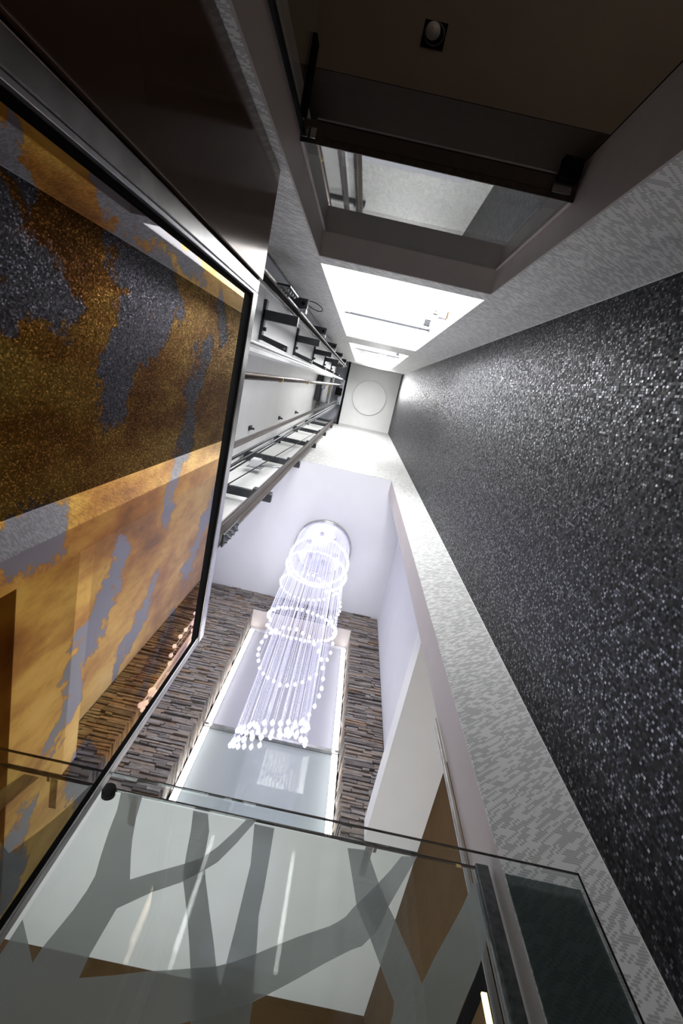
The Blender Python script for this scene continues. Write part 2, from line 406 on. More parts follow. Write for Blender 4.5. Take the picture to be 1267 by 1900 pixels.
S('wall_right', MB().box(XR, XR + 0.1, Y1 - 0.2, Y2 + 0.17, FL, ZT), 'mosaic', 'tall dark wall papered in small black and silver mosaic squares', 'wall')
wf = MB().box(0.566, XR, Y2 + 0.004, 1.177, FL, 5.953).box(-0.72, XR, Y2 + 0.004, 1.177, 5.975, ZT).box(-1.25, -0.72, Y2 + 0.004, 1.177, FL, ZT)
wfo = S('wall_front', wf, 'jamb', 'wall facing the door openings, solid above and open to the chandelier hall below', 'wall')
S('wallpaper', MB().box(0.566, XR, Y2, Y2 + 0.004, FL, 5.953).box(-0.72, XR, Y2, Y2 + 0.004, 5.953, ZT), 'paper', 0, 0, wfo)
S('shaft_plaster', MB().box(-1.15, -0.72, Y2, Y2 + 0.004, FL, ZT), 'plaster', 0, 0, wfo)
wl = MB().box(-1.25, -1.15, Y1 - 0.2, Y2 + 0.17, FL, ZT).box(-1.15, -0.80, Y1 - 0.2, -0.074, FL, ZT)
S('wall_left', wl, 'plaster', 'white back wall of the open lift shaft', 'wall')
S('trim_1', MB().box(-0.80, -0.617, Y1 - 0.2, Y1 - 0.03, FL, ZT), 'grey', 'grey strip closing the shaft beside the papered wall', 'trim')
S('trim_2', MB().box(-0.642, -0.6175, Y1 - 0.03, Y1 + 0.012, 1.6, 12.6), 'grey', 'slim grey edge profile running up the shaft corner', 'trim')

S('trim_4', MB().box(XR - 0.003, XR - 0.0003, Y2 - 0.003, Y2 - 0.0003, FL, ZT - 0.001), 'plaster', 'thin white bead where dark mosaic meets the pale pier', 'trim')
S('trim_5', MB().box(XR - 0.003, XR - 0.0003, Y1 + 0.0003, Y1 + 0.003, FL, ZT - 0.001), 'plaster', 'thin white bead where dark mosaic meets the door wall', 'trim')

# storeys behind the openings
for k, (za, zb, nm) in enumerate(((2.55, 6.05, 'second'), (6.8, 11.8, 'third'))):
    r_ = MB().box(-1.2, 1.6, -3.2, -3.1, za, zb).box(-1.3, -1.2, -3.2, -0.75, za, zb).box(1.6, 1.7, -3.2, -0.75, za, zb)
    S('wall_landing_%s' % nm, r_, 'plaster', 'bright white walls of the %s storey landing behind its opening' % nm, 'wall')
    S('ceiling_landing_%s' % nm, MB().box(-1.3, 1.7, -3.2, -0.742, zb, zb + 0.1), 'plaster', 'white ceiling of the %s storey landing' % nm, 'ceiling')
    S('floor_landing_%s' % nm, MB().box(-1.3, 1.7, -3.2, -0.742, za - 0.06, za), 'plaster', 'floor of the %s storey landing' % nm, 'floor')
# ground storey room behind the lowest opening
gr = MB().box(-1.9, 2.3, -3.6, -0.886, 1.75, 2.45).box(-1.9, 2.3, -0.886, -0.742, 2.40, 2.485)
ce = S('ceiling_entrance', gr, 'brown', 'dim brown ceiling with a raised slot beyond the glass door', 'ceiling')
MB().box(-1.9, 2.3, -0.8855, -0.884, 1.751, 2.399).build('bulkhead_face', 'header', ce)
S('wall_entrance', MB().box(-1.9, 2.3, -3.7, -3.6, FL, 2.4).box(-2.0, -1.9, -3.7, -0.742, FL, 2.4).box(2.3, 2.4, -3.7, -0.742, FL, 2.4), 'brown', 'dim brown walls of the entrance room', 'wall')
S('trim_3', MB().box(0.475, 0.487, -0.742, -0.752, FL, 2.3), 'black', 'dark vertical edge strip at the right end of the door lining', 'trim')

# ------------------------------------------------------------------ hall with the chandelier
H2 = 5.953; YS = 2.872; ZL = 2.611
S('ceiling_hall', MB().box(-2.0, 0.93, 1.177, 3.3, H2, H2 + 0.15).box(-0.7195, 0.5655, Y2 + 0.0045, 1.177, H2, H2 + 0.02), 'plaster_lav', 'pale lavender ceiling above the crystal chandelier', 'ceiling')
S('wall_hall_right', MB().box(0.8245, 0.93, 1.177, YS, ZL + 0.161, H2), 'plaster_lav', 'smooth cool white wall right of the stacked stone', 'wall')
S('wall_hall_left', MB().box(-2.0, -1.9, 1.177, 3.3, FL, H2), 'plaster_lav', 'white wall at the far left of the chandelier hall', 'wall')
slab = MB().box(0.649, 1.1, 1.179, YS - 0.02, ZL, ZL + 0.16).box(-2.2, 1.1, YS + 0.024, 3.16, ZL, ZL + 0.01).box(-2.2, 1.1, 3.16, 4.55, ZL, ZL + 0.09)
S('ceiling_ground', slab, 'plaster', 'white lower ceiling running round the edge of the open hall', 'ceiling')
S('wall_ground_right', MB().box(1.013, 1.1, 1.179, 4.55, FL, ZL), 'brownwall', 'brown panelled wall under the white lower ceiling', 'wall')
S('wall_ground_far', MB().box(-2.2, 1.013, 4.45, 4.55, FL, ZL), 'brownwall', 'brown far wall seen through the patterned glass', 'wall')
S('wall_ground_left', MB().box(-2.3, -2.2, 1.179, 4.55, FL, ZL).box(-2.3, -1.27, 1.1, 1.177, FL, ZL), 'plaster', 'white wall at the left of the ground storey hall', 'wall')

# stacked slate wall with the lit niche
NX0, NX1, NZ1, YP = -0.755, 0.4825, 5.47, 3.145
st = MB(); z = ZL; row = 0
rs = random.Random(3)
panel_h = 0
while z < H2:  # courses from the lower ceiling up
    seam = (row % 19 == 18)
    h = rs.uniform(0.020, 0.034)
    z1 = min(z + h, H2 - 0.001)
    segs = [(-1.88, 0.8235)] if z >= NZ1 else [(-1.88, NX0), (NX1, 0.8235)]
    for sx0, sx1 in segs:
        x_ = sx0 + 0
        first = True
        while x_ < sx1 - 0.001:
            l = rs.uniform(0.06, 0.26)
            xe = x_ + l
            if sx1 - xe < 0.05: xe = sx1
            dep = rs.uniform(0, 0.026) if not seam else rs.uniform(0.020, 0.026)
            jog0 = rs.uniform(-0.012, 0.010) if (sx0 == NX1 and x_ == sx0) else 0
            jog1 = rs.uniform(-0.010, 0.012) if (sx1 == NX0 and xe == sx1) else 0
            back = YP if (xe == NX0 or x_ == NX1) else YS + 0.06
            tilt = rs.uniform(-0.003, 0.003)
            i0 = len(st.v)
            st.box(x_ + 0.0025 + jog0, xe - 0.0025 + jog1, YS - 0.014 + dep, back, z + 0.001, z1 - rs.uniform(0.002, 0.005))
            st.v[i0:] = [(p[0], p[1] + (rs.uniform(-0.003, 0.003) if p[1] < YS + 0.03 else 0), p[2] + (tilt if abs(p[0] - x_) > 0.03 else -tilt)) for p in st.v[i0:]]
            x_ = xe
    z = z1 if not seam else z1 + 0.003
    row += 1
    if z1 >= H2 - 0.002: break
ws = S('wall_far', st, 'stone', 'wall of stacked grey and brown slate strips round the lit niche', 'wall')
bk = MB().box(-1.9, NX0 - 0.03, YS + 0.025, 3.3, ZL + 0.012, H2).box(NX1 + 0.03, 0.8245, YS + 0.025, 3.3, ZL + 0.012, H2).box(NX0 - 0.03, NX1 + 0.03, YS + 0.03, 3.3, NZ1 + 0.012, H2).box(NX0 - 0.03, NX1 + 0.03, YP + 0.012, 3.3, ZL + 0.012, NZ1 + 0.012)
S('mortar', bk, 'steel_dk', 0, 0, ws)
S('niche_head', MB().box(NX0, NX1, YS, YP + 0.01, NZ1, NZ1 + 0.012), 'jamb', 0, 0, ws)

# backlit glass panels in the niche
p = empty('niche_panel', (-0.13, YP, 3.67), 'lavender grey upper glass panel in the lit stone niche', 'panel')
MB().box(NX0 + 0.012, NX1 - 0.012, YP - 0.012, YP, 3.67, NZ1 - 0.05).build('glass_pane', 'upanel', p)
MB().box(NX0 + 0.012, NX1 - 0.012, YP - 0.03, YP, NZ1 - 0.045, NZ1 - 0.001).build('top_rail', 'white', p)
p = empty('niche_panel', (-0.13, YP, ZL + 0.012), 'pale green reflective lower glass panel below the steel rail', 'panel')
MB().box(NX0 + 0.012, NX1 - 0.012, YP - 0.016, YP, ZL + 0.012, 3.635).build('glass_pane', 'gpanel', p)
MB().box(NX0 + 0.004, NX1 - 0.004, YP - 0.05, YP, 3.637, 3.668).build('steel_rail', 'steel', None, 'steel rail crossing the lit niche between the two glass panels', 'rail')
for sx, w_ in ((NX0 + 0.014, 'left'), (NX1 - 0.014 - 0.055, 'right')):
    for za, zb, q in ((ZL + 0.012, 3.63, 'below'), (3.675, NZ1 - 0.055, 'above')):
        t = empty('led_strip', (sx + 0.017, YP - 0.03, za), 'white glowing light strip at the %s edge of the niche, %s the steel rail' % (w_, q), 'light strip', 'light strips at the niche edges')
        MB().box(sx, sx + 0.055, YP - 0.032, YP - 0.017, za, zb).build('channel', 'white', t)
        MB().box(sx + 0.003, sx + 0.052, YP - 0.036, YP - 0.0325, za + 0.004, zb - 0.004).build('diffuser', 'led', t)

# dark cabinet and warm strip at the brown wall
t = empty('wall_cabinet', (0.97, 2.35, FL), 'dark cabinet low on the brown wall at the lower right', 'cabinet')
MB().box(0.93, 1.012, 1.90, 2.65, FL, 1.44).build('body', 'black', t, bevel=0.004)
MB().box(0.915, 0.929, 2.05, 2.60, FL + 0.1, 1.33).build('door', 'brownwall', t)
t = MB().box(0.908, 0.928, 2.024, 2.034, FL + 0.2, 1.335).build('warm_light_strip', 'warm', None, 'warm golden light strip on the front of the dark cabinet', 'light strip')

# ------------------------------------------------------------------ ceiling disc
t = empty('ceiling_light', (0.157, 0.21, ZT - 0.03), 'large round flush white disc light on the top ceiling', 'ceiling light')
MB().lathe((0.157, 0.21, ZT), [(0.415, 0.0), (0.445, -0.002), (0.45, -0.03), (0.435, -0.035), (0.425, -0.012)], 64).build('rim', 'white', t)
MB().lathe((0.157, 0.21, ZT), [(0.0, -0.02), (0.30, -0.021), (0.424, -0.013)], 64).build('disc', 'plaster', t)

# ------------------------------------------------------------------ lift portal
pt = empty('lift_portal', (XL, 0.4, FL), 'brushed steel frame round the gold patina lift panel', 'door frame')
f = MB().box(XL - 0.06, XL, -0.235, -0.200, FL, 1.565); f.build('post', 'steel', pt, bevel=0.003)
MB().box(XL - 0.05, XL + 0.004, -0.197, -0.190, FL, 1.505).build('bead', 'galv', pt, bevel=0.001)
MB().box(XL - 0.05, XL - 0.006, -0.189, -0.178, FL, 1.505).build('gasket', 'black', pt)
MB().box(XL - 0.05, XL - 0.004, -0.2385, -0.2355, FL, 1.56).build('gasket', 'black', pt)
MB().box(XL - 0.05, XL + 0.001, -0.200, 0.968, 1.508, 1.565).build('header', 'steel', pt, bevel=0.003)
MB().box(XL - 0.05, XL, 0.940, 0.968, FL, 1.508).build('jamb', 'galv', pt, bevel=0.003)
MB().box(XL - 0.10, XL - 0.05, 0.936, 0.985, FL, 1.56).build('return', 'galv', pt, bevel=0.003)

# gold panel: its tarnish islands are placed by hand, their rims broken up in the material
gy0, gy1, gz0, gz1 = -0.176, 0.914, FL + 0.01, 1.428
ny, nz_ = 150, 260
blobs = [((-0.075, 0.50), (-0.045, 0.60), .040), ((-0.03, 0.80), (0.10, 0.775), .046), ((0.02, 0.74), (0.09, 0.73), .02), ((-0.105, 0.74), (-0.06, 0.95), .036), ((-0.05, 0.93), (0.0, 0.85), .040),
         ((-0.125, 1.22), (-0.05, 1.30), .026), ((-0.02, 1.20), (0.06, 1.14), .020), ((0.05, 1.13), (0.23, 1.12), .038), ((0.275, 0.55), (0.275, 0.63), .038), ((0.385, 0.85), (0.50, 0.77), .030), ((0.50, 0.77), (0.66, 0.67), .030),
         ((0.53, 1.03), (0.66, 0.89), .027), ((0.40, 1.44), (0.60, 1.27), .045), ((0.37, 1.05), (0.24, 1.09), .028), ((-0.145, 0.49), (-0.128, 0.54), .018), ((-0.155, 0.70), (-0.155, 1.08), .024),
         ((0.70, 1.20), (0.80, 1.05), .026), ((1.0, 0.9), (0.80, 0.75), .04), ((0.25, 0.25), (0.35, 0.1), .06), ((0.6, 0.3), (0.7, 0.1), .06), ((0.05, -0.1), (0.1, 0.2), .05), ((0.76, 0.60), (0.86, 0.57), .03),
         ((-0.02, 0.50), (0.0, 0.53), .02), ((-0.165, 0.50), (-0.16, 0.52), .01)]
def segd(y, z, a, b_):
    ay, az = a; by, bz = b_; dy, dz = by - ay, bz - az
    t = max(0, min(1, ((y - ay) * dy + (z - az) * dz) / (dy * dy + dz * dz + 1e-9)))
    return math.hypot(y - ay - t * dy, z - az - t * dz)
gold = MB()
vals = []
for j in range(nz_ + 1):
    for i in range(ny + 1):
        y = gy0 + (gy1 - gy0) * i / ny; zz = gz0 + (gz1 - gz0) * j / nz_
        gold.v.append((XL - 0.004, y, zz))
        n1 = noise.noise(Vector((y * 9, zz * 7, 0.3))); n2 = noise.noise(Vector((y * 26, zz * 18, 4.3)))
        n3 = noise.noise(Vector((y * 70, zz * 45, 9.1)))
        yy = y + n1 * 0.040 + n2 * 0.020 + n3 * 0.012; z_ = zz + n2 * 0.035 + n3 * 0.02
        v = 0
        for a, b_, r_ in blobs: v = max(v, 1 - segd(yy, z_, a, b_) / (2 * r_))
        vals.append(v)
for j in range(nz_):
    for i in range(ny):
        a = j * (ny + 1) + i; gold.f.append((a, a + 1, a + ny + 2, a + ny + 1)); gold.sm.append(False)
ld = empty('lift_door', (XL - 0.02, 0.37, FL), 'mirror glossy gold panel with blue grey tarnish islands, black edged', 'door')
gp = gold.build('patina_sheet', 'patina', ld)
at = gp.data.attributes.new('patina', 'FLOAT', 'POINT'); at.data.foreach_set('value', vals)
MB().box(XL - 0.03, XL - 0.006, gy0 - 0.001, gy1 + 0.001, gz0, gz1).build('core', 'black', ld)
MB().box(XL - 0.03, XL - 0.0035, gy0 - 0.002, 0.938, gz1 + 0.001, 1.5075).build('border', 'black', ld)
MB().box(XL - 0.03, XL - 0.0035, gy1 + 0.0015, 0.938, FL, gz1 + 0.0005).build('border', 'black', ld)

MB().box(XL - 0.05, XL + 0.008, -0.532, -0.239, FL, 1.565).build('wall_panel', 'lacquer', None, 'glossy dark brown panel between the steel post and the papered wall', 'panel', bevel=0.002)

# ------------------------------------------------------------------ glass partition
GY = 0.985
t = empty('glass_screen', (0.18, GY, FL), 'clear glass screen whose top edge crosses the lower picture, nearer of two', 'glass screen')
MB().box(-0.388, 0.747, GY, GY + 0.010, FL, 0.936).build('pane', 'glass', t)
MB().box(-0.388, 0.749, GY, GY + 0.005, 0.9365, 0.939).build('polished_edge', 'edge', t)
MB().box(0.747, 0.749, GY, GY + 0.005, FL, 0.936).build('polished_edge', 'edge', t)
MB().box(0.562, 0.742, GY + 0.0105, GY + 0.0115, FL, 0.905).build('dark_film', 'film', t)
G2 = 1.060
t = empty('glass_door', (0.07, G2, FL), 'glass door etched with grey branching shapes behind the clear screen', 'glass door')
MB().box(-0.405, 0.520, G2, G2 + 0.010, FL, 0.962).build('pane', 'glass', t)
MB().box(-0.405, 0.522, G2, G2 + 0.006, 0.9622, 0.9665).build('polished_edge', 'edge', t)
A = [(-0.367, 0.956), (-0.353, 0.908), (-0.344, 0.852), (-0.332, 0.796), (-0.322, 0.756), (-0.322, 0.726), (-0.327, 0.688), (-0.337, 0.645), (-0.343, 0.62), (-0.345, 0.596), (-0.367, 0.619), (-0.403, 0.655), (-0.403, 0.30), (-0.104, 0.30), (-0.104, 0.527), (-0.083, 0.554), (-0.055, 0.565), (-0.03, 0.574), (-0.001, 0.586), (0.042, 0.608), (0.068, 0.624), (0.113, 0.654), (0.162, 0.688), (0.215, 0.722), (0.237, 0.733), (0.252, 0.749), (0.265, 0.763), (0.278, 0.784), (0.294, 0.819), (0.363, 0.937), (0.374, 0.957), (0.334, 0.948), (0.308, 0.911), (0.274, 0.869), (0.242, 0.831), (0.218, 0.804), (0.201, 0.781), (0.184, 0.767), (0.168, 0.756), (0.104, 0.723), (0.054, 0.694), (0.031, 0.68), (-0.011, 0.658), (-0.034, 0.648), (-0.08, 0.636), (-0.099, 0.631), (-0.153, 0.618), (-0.204, 0.603), (-0.259, 0.589), (-0.26, 0.625), (-0.257, 0.656), (-0.252, 0.706), (-0.2, 0.749), (-0.152, 0.779), (-0.114, 0.814), (-0.091, 0.838), (-0.062, 0.891), (-0.031, 0.958), (-0.054, 0.956), (-0.075, 0.917), (-0.101, 0.872), (-0.128, 0.839), (-0.157, 0.819), (-0.215, 0.786), (-0.253, 0.763), (-0.273, 0.809), (-0.287, 0.845), (-0.303, 0.898), (-0.315, 0.959)]
B = [(-0.187, 0.961), (-0.174, 0.907), (-0.165, 0.854), (-0.154, 0.8), (-0.135, 0.763), (-0.116, 0.724), (-0.096, 0.679), (-0.079, 0.638), (-0.046, 0.544), (-0.046, 0.30), (0.055, 0.30), (0.042, 0.618), (0.036, 0.658), (0.03, 0.703), (0.022, 0.757), (0.022, 0.813), (0.02, 0.883), (0.017, 0.961), (-0.033, 0.961), (-0.019, 0.86), (-0.019, 0.782), (-0.019, 0.718), (-0.02, 0.662), (-0.02, 0.623), (-0.038, 0.658), (-0.051, 0.688), (-0.077, 0.743), (-0.105, 0.804), (-0.123, 0.85), (-0.133, 0.917), (-0.150, 0.961)]
Cc = [(0.203, 0.952), (0.214, 0.894), (0.223, 0.848), (0.228, 0.819), (0.246, 0.781), (0.258, 0.76), (0.277, 0.717), (0.292, 0.683), (0.303, 0.661), (0.299, 0.64), (0.293, 0.626), (0.285, 0.6), (0.26, 0.30), (0.36, 0.30), (0.411, 0.63), (0.418, 0.647), (0.432, 0.67), (0.449, 0.695), (0.473, 0.73), (0.505, 0.782), (0.518, 0.811), (0.519, 0.824), (0.519, 0.846), (0.519, 0.931), (0.515, 0.934), (0.476, 0.87), (0.438, 0.815), (0.392, 0.749), (0.36, 0.699), (0.343, 0.741), (0.323, 0.783), (0.313, 0.808), (0.299, 0.834), (0.278, 0.883), (0.26, 0.935), (0.255, 0.958)]
MB().prism_y(A, G2 - 0.0022, G2 - 0.0010).build('etched_branch', 'frost', t)
MB().prism_y(B, G2 + 0.0110, G2 + 0.0120).build('etched_branch', 'frost', t)
MB().prism_y(Cc, G2 + 0.0125, G2 + 0.0135).build('etched_branch', 'frost', t)
MB().tube((-0.398, G2 - 0.006, 0.957), (-0.398, G2 + 0.016, 0.957), 0.016, 24).build('pivot', 'black', t)
MB().box(0.522, 0.556, G2 - 0.006, G2 + 0.020, FL, 0.972).build('edge_seal', 'seal', t, bevel=0.003)
p = empty('jamb_channel', (0.555, 1.195, FL), 'slim beige metal channel standing beside the glass door at the pier', 'channel')
MB().box(0.556, 0.564, 1.180, 1.196, FL, 1.69).build('profile', 'beige', p)
MB().box(0.548, 0.556, 1.184, 1.187, FL, 1.69).build('glass_edge', 'galv', p)

# ------------------------------------------------------------------ door sets in the openings
def doorset(zf, zt, label, cat='door', dark=True, full=True):
    d = empty('door_header', (0.066, -0.66, zf + 2.32), label, cat)
    MB().box(-0.339, 0.471, -0.696, -0.6545, zf + 2.32, zf + 2.44).build('header_box', 'header' if dark else 'white', d, bevel=0.002)
    MB().box(-0.339, 0.471, -0.654, -0.636, zf + 2.318, zf + 2.322).build('lower_bead', 'edge' if dark else 'steel_dk', d)
    MB().box(-0.30, 0.45, -0.702, -0.697, zf + 2.318, zf + 2.325).build('rear_bead', 'galv', d)
    MB().box(0.405, 0.462, -0.735, -0.680, zf + 2.285, zf + 2.318).build('closer', 'black' if dark else 'steel_dk', d, bevel=0.002)
    MB().box(0.40, 0.455, -0.680, -0.650, zf + 2.312, zf + 2.318).build('keeper_plate', 'steel', d, bevel=0.001)
    MB().box(-0.335, -0.318, -0.672, -0.645, zf + 2.308, zf + 2.3195).build('hinge_leaf', 'steel', d, bevel=0.001)
    MB().box(-0.312, -0.295, -0.672, -0.645, zf + 2.308, zf + 2.3195).build('hinge_leaf', 'steel', d, bevel=0.001)
    return d
doorset(FL, 2.47, 'taupe door header with black closer spanning the lowest opening')
doorset(2.605, 6.0, 'slim header bar across the bright second storey opening', dark=False)
doorset(6.85, 10.4, 'slim header bar across the small bright opening nearest the top ceiling', dark=False)
for zf, zt, w_ in ((FL, 2.462, 'lowest'), (2.605, 5.998, 'second'), (6.85, 11.698, 'topmost')):
    t = empty('transom_window', (0.066, -0.645, zf + 2.323), 'fixed glass light above the door header of the %s opening' % w_, 'window')
    MB().box(-0.329, 0.461, -0.648, -0.640, zf + 2.323, zt).build('pane', 'glass_t' if zf < 0 else 'glass_w', t)
    MB().box(-0.339, -0.329, -0.652, -0.636, zf + 2.323, zt).build('side_bead', 'taupe' if zf < 0 else 'white', t)
    MB().box(0.461, 0.471, -0.652, -0.636, zf + 2.323, zt).build('side_bead', 'taupe' if zf < 0 else 'white', t)
# open glass leaf at the lowest opening
t = empty('open_glass_door', (-0.335, -1.1, FL), 'open glass door leaf with dark top fitting and black edge rod', 'glass door')
MB().box(-0.340, -0.332, -1.45, -0.685, FL + 0.01, 1.55).build('pane', 'glass', t)
MB().box(-0.346, -0.326, -0.86, -0.685, 1.55, 1.60).build('top_fitting', 'black', t, bevel=0.002)
MB().tube((-0.336, -0.662, FL + 0.01), (-0.336, -0.662, 1.605), 0.008, 12).build('edge_rod', 'black', t)
# closer box and buttons of the second storey door
t = empty('access_box', (0.43, -0.60, 3.70), 'small white box with a brown side in the bright second storey opening', 'box')
MB().box(0.40, 0.452, -0.638, -0.590, 3.72, 3.80).build('case', 'white', t, bevel=0.003)
MB().box(0.452, 0.462, -0.638, -0.592, 3.71, 3.81).build('side', 'wood', t)
for (x_, z_), w_ in zip(((0.365, 3.66), (0.362, 3.98)), ('lower', 'upper')):
    t = empty('glass_fixing', (x_, -0.62, z_), 'pale round glass fixing left of the small box, the %s of two' % w_, 'glass fixing', 'round fixings on the second storey glass')
    MB().tube((x_, -0.639, z_), (x_, -0.600, z_), 0.006, 10).build('stem', 'steel', t)
    MB().tube((x_, -0.600, z_), (x_, -0.590, z_), 0.018, 16).build('cap', 'galv', t)

# recessed downlight in the brown ceiling
DX, DY, DZ, DH = -0.028, -1.028, 1.75, 0.034
t = empty('recessed_downlight', (DX, DY, DZ), 'square recessed downlight, switched off, in the brown ceiling', 'downlight')
f = MB()
f.box(DX - DH, DX + DH, DY - DH, DY + DH, DZ - 0.0015, DZ - 0.0005)
f.build('black_square', 'black', t)
MB().lathe((DX, DY, DZ), [(0.030, -0.002), (0.031, -0.006), (0.027, -0.006), (0.026, -0.002)], 32).build('outer_ring', 'steel_dk', t)
MB().lathe((DX - 0.006, DY - 0.006, DZ), [(0.0, -0.020), (0.012, -0.018), (0.021, -0.012), (0.022, -0.003)], 28).build('lamp', 'taupe', t)
t = MB().tube((-0.283, -0.785, 2.40), (-0.283, -0.785, 2.39), 0.007, 14).build('ceiling_hole', 'black', None, 'small black hole near the left end of the door header', 'hole')

# ------------------------------------------------------------------ open lift shaft
def rail(name, x_, y_, flip, z0, z1, label, m_='rust', wbase=0.075, bl=0.060):
    """T guide rail: base plate and blade, with a bolted joint plate"""
    o = empty(name, (x_, y_, z0), label, 'guide rail')
    MB().box(x_ - wbase / 2, x_ + wbase / 2, y_ - 0.004 * 1, y_ + 0.006, z0, z1).build('base_flange', m_, o, bevel=0.001)
    MB().box(x_ - 0.007, x_ + 0.007, y_ + flip * 0.006, y_ + flip * bl, z0, z1).build('blade', m_, o, bevel=0.001)
    return o
def fishplate(o, x_, y_, z_, nx, ny):
    """bolted joint plate facing along +x or +y"""
    b_ = (x_, x_ + 0.010, y_ - 0.034, y_ + 0.034) if nx else (x_ - 0.034, x_ + 0.034, y_, y_ + 0.010)
    p_ = MB().box(*b_, z_ - 0.15, z_ + 0.15).build('joint_plate', 'steel_dk', o, bevel=0.002)
    for k in range(4):
        for q in (-0.018, 0.018):
            zz = z_ - 0.11 + 0.073 * k
            a_ = (x_ + 0.010, y_ + q, zz) if nx else (x_ + q, y_ + 0.010, zz)
            e_ = (a_[0] + 0.012 * nx, a_[1] + 0.012 * ny, zz)
            MB().tube(a_, e_, 0.007, 6).build('bolt', 'galv', p_)
RZ0, RZ1 = FL, 12.35
a = rail('guide_rail', -0.585, -0.40, 1, RZ0, RZ1, 'long steel guide rail climbing beside the papered wall', 'rust', 0.09, 0.026)
MB().box(-0.6035, -0.5955, -0.3935, -0.388, RZ0, RZ1).build('groove', 'black', a)
MB().box(-0.572, -0.560, -0.3935, -0.384, RZ0, RZ1).build('groove', 'black', a)
MB().box(-0.628, -0.604, -0.3935, -0.380, RZ0, RZ1).build('wear_strip', 'galv', a, bevel=0.001)
fishplate(a, -0.505, -0.405, 2.75, 0, 1)
d_ = rail('guide_rail', -0.575, 0.885, -1, RZ0, RZ1, 'long brown guide rail nearest the chandelier hall', 'rust', 0.085)
fishplate(d_, -0.532, 0.865, 2.42, 1, 0)
rb = rail('guide_rail', -0.600, -0.098, 1, RZ0, RZ1, 'pale steel guide rail in the middle of the shaft above the gold panel corner', 'galv', 0.06, 0.02)
MB().box(-0.629, -0.612, -0.1105, -0.1025, RZ0, RZ1).build('side_strip', 'steel_dk', rb)
MB().box(-0.592, -0.585, -0.1065, -0.1025, RZ0, RZ1).build('side_strip', 'steel_dk', rb)
rail('guide_rail', -0.60, 0.425, -1, RZ0, RZ1, 'steel guide rail with ropes beside it, midway up the shaft', 'rust', 0.030, 0.018)
t = empty('hoist_rod', (-0.61, 0.055, FL), 'single smooth brown rod rising through the shaft', 'rod')
MB().tube((-0.61, 0.075, FL), (-0.61, 0.045, 12.3), 0.020, 14).build('shaft', 'rust', t)
for z_ in (3.6, 5.3, 7.9): MB().tube((-0.61, 0.068, z_), (-0.61, 0.068, z_ + 0.015), 0.0225, 14).build('collar', 'yellow', t)
for k, (x_, y_, r_) in enumerate(((-0.60, 0.495, 0.008), (-0.60, 0.535, 0.008), (-0.62, 0.58, 0.005))):
    MB().tube((x_, y_, FL), (x_, y_, 12.3), r_, 10).build('hoist_rope', 'steel_dk', None, 'dark %s hoist rope beside the middle guide rail, %s of three' % (('thick', 'thick', 'thin')[k], ('nearest the rail', 'between the other two', 'farthest from the rail')[k]), 'rope', 'ropes of the lift')
MB().tube((-0.85, 0.86, 2.4), (-0.60, 0.965, 12.2), 0.005, 8).build('governor_rope', 'steel_dk', None, 'thin slanting cable crossing the dark brackets', 'cable')

lv = (3.53, 5.17, 6.95, 8.80, 10.6, 11.9)
names = ('lowest', 'second from below', 'third from below', 'fourth from below', 'fifth from below', 'topmost')
def bracket_right(z_, label):
    o = empty('rail_bracket', (-0.8, 0.94, z_), label, 'bracket', 'dark brackets along the wall beside the chandelier hall')
    MB().box(-1.10, -0.510, 0.905, 0.965, z_, z_ + 0.05).build('arm', 'steel_dk', o, bevel=0.003)
    MB().box(-1.112, -1.098, 0.90, 1.004, z_ - 0.05, z_ + 0.09).build('foot', 'steel_dk', o)
    MB().box(-0.545, -0.512, 0.896, 0.9045, z_ - 0.03, z_ + 0.07).build('clip', 'steel_dk', o, bevel=0.002)
    MB().box(-0.655, -0.625, 0.880, 0.9045, z_ - 0.02, z_ + 0.06).build('clip', 'steel_dk', o, bevel=0.002)
    MB().tube((-0.60, 0.935, z_ - 0.02), (-0.60, 0.935, z_ - 0.001), 0.012, 6).build('bolt', 'rust', o)
    MB().box(-1.09, -1.02, 0.9655, 1.004, z_, z_ + 0.05).build('wall_tie', 'steel_dk', o)
    return o
b0 = bracket_right(lv[0], 'lowest dark steel bracket on the hall side of the shaft')
for z_, n_ in zip(lv[1:], names[1:]):
    copy_tree(b0, (-0.8, 0.94, z_), '%s dark steel bracket on the hall side of the shaft' % n_)
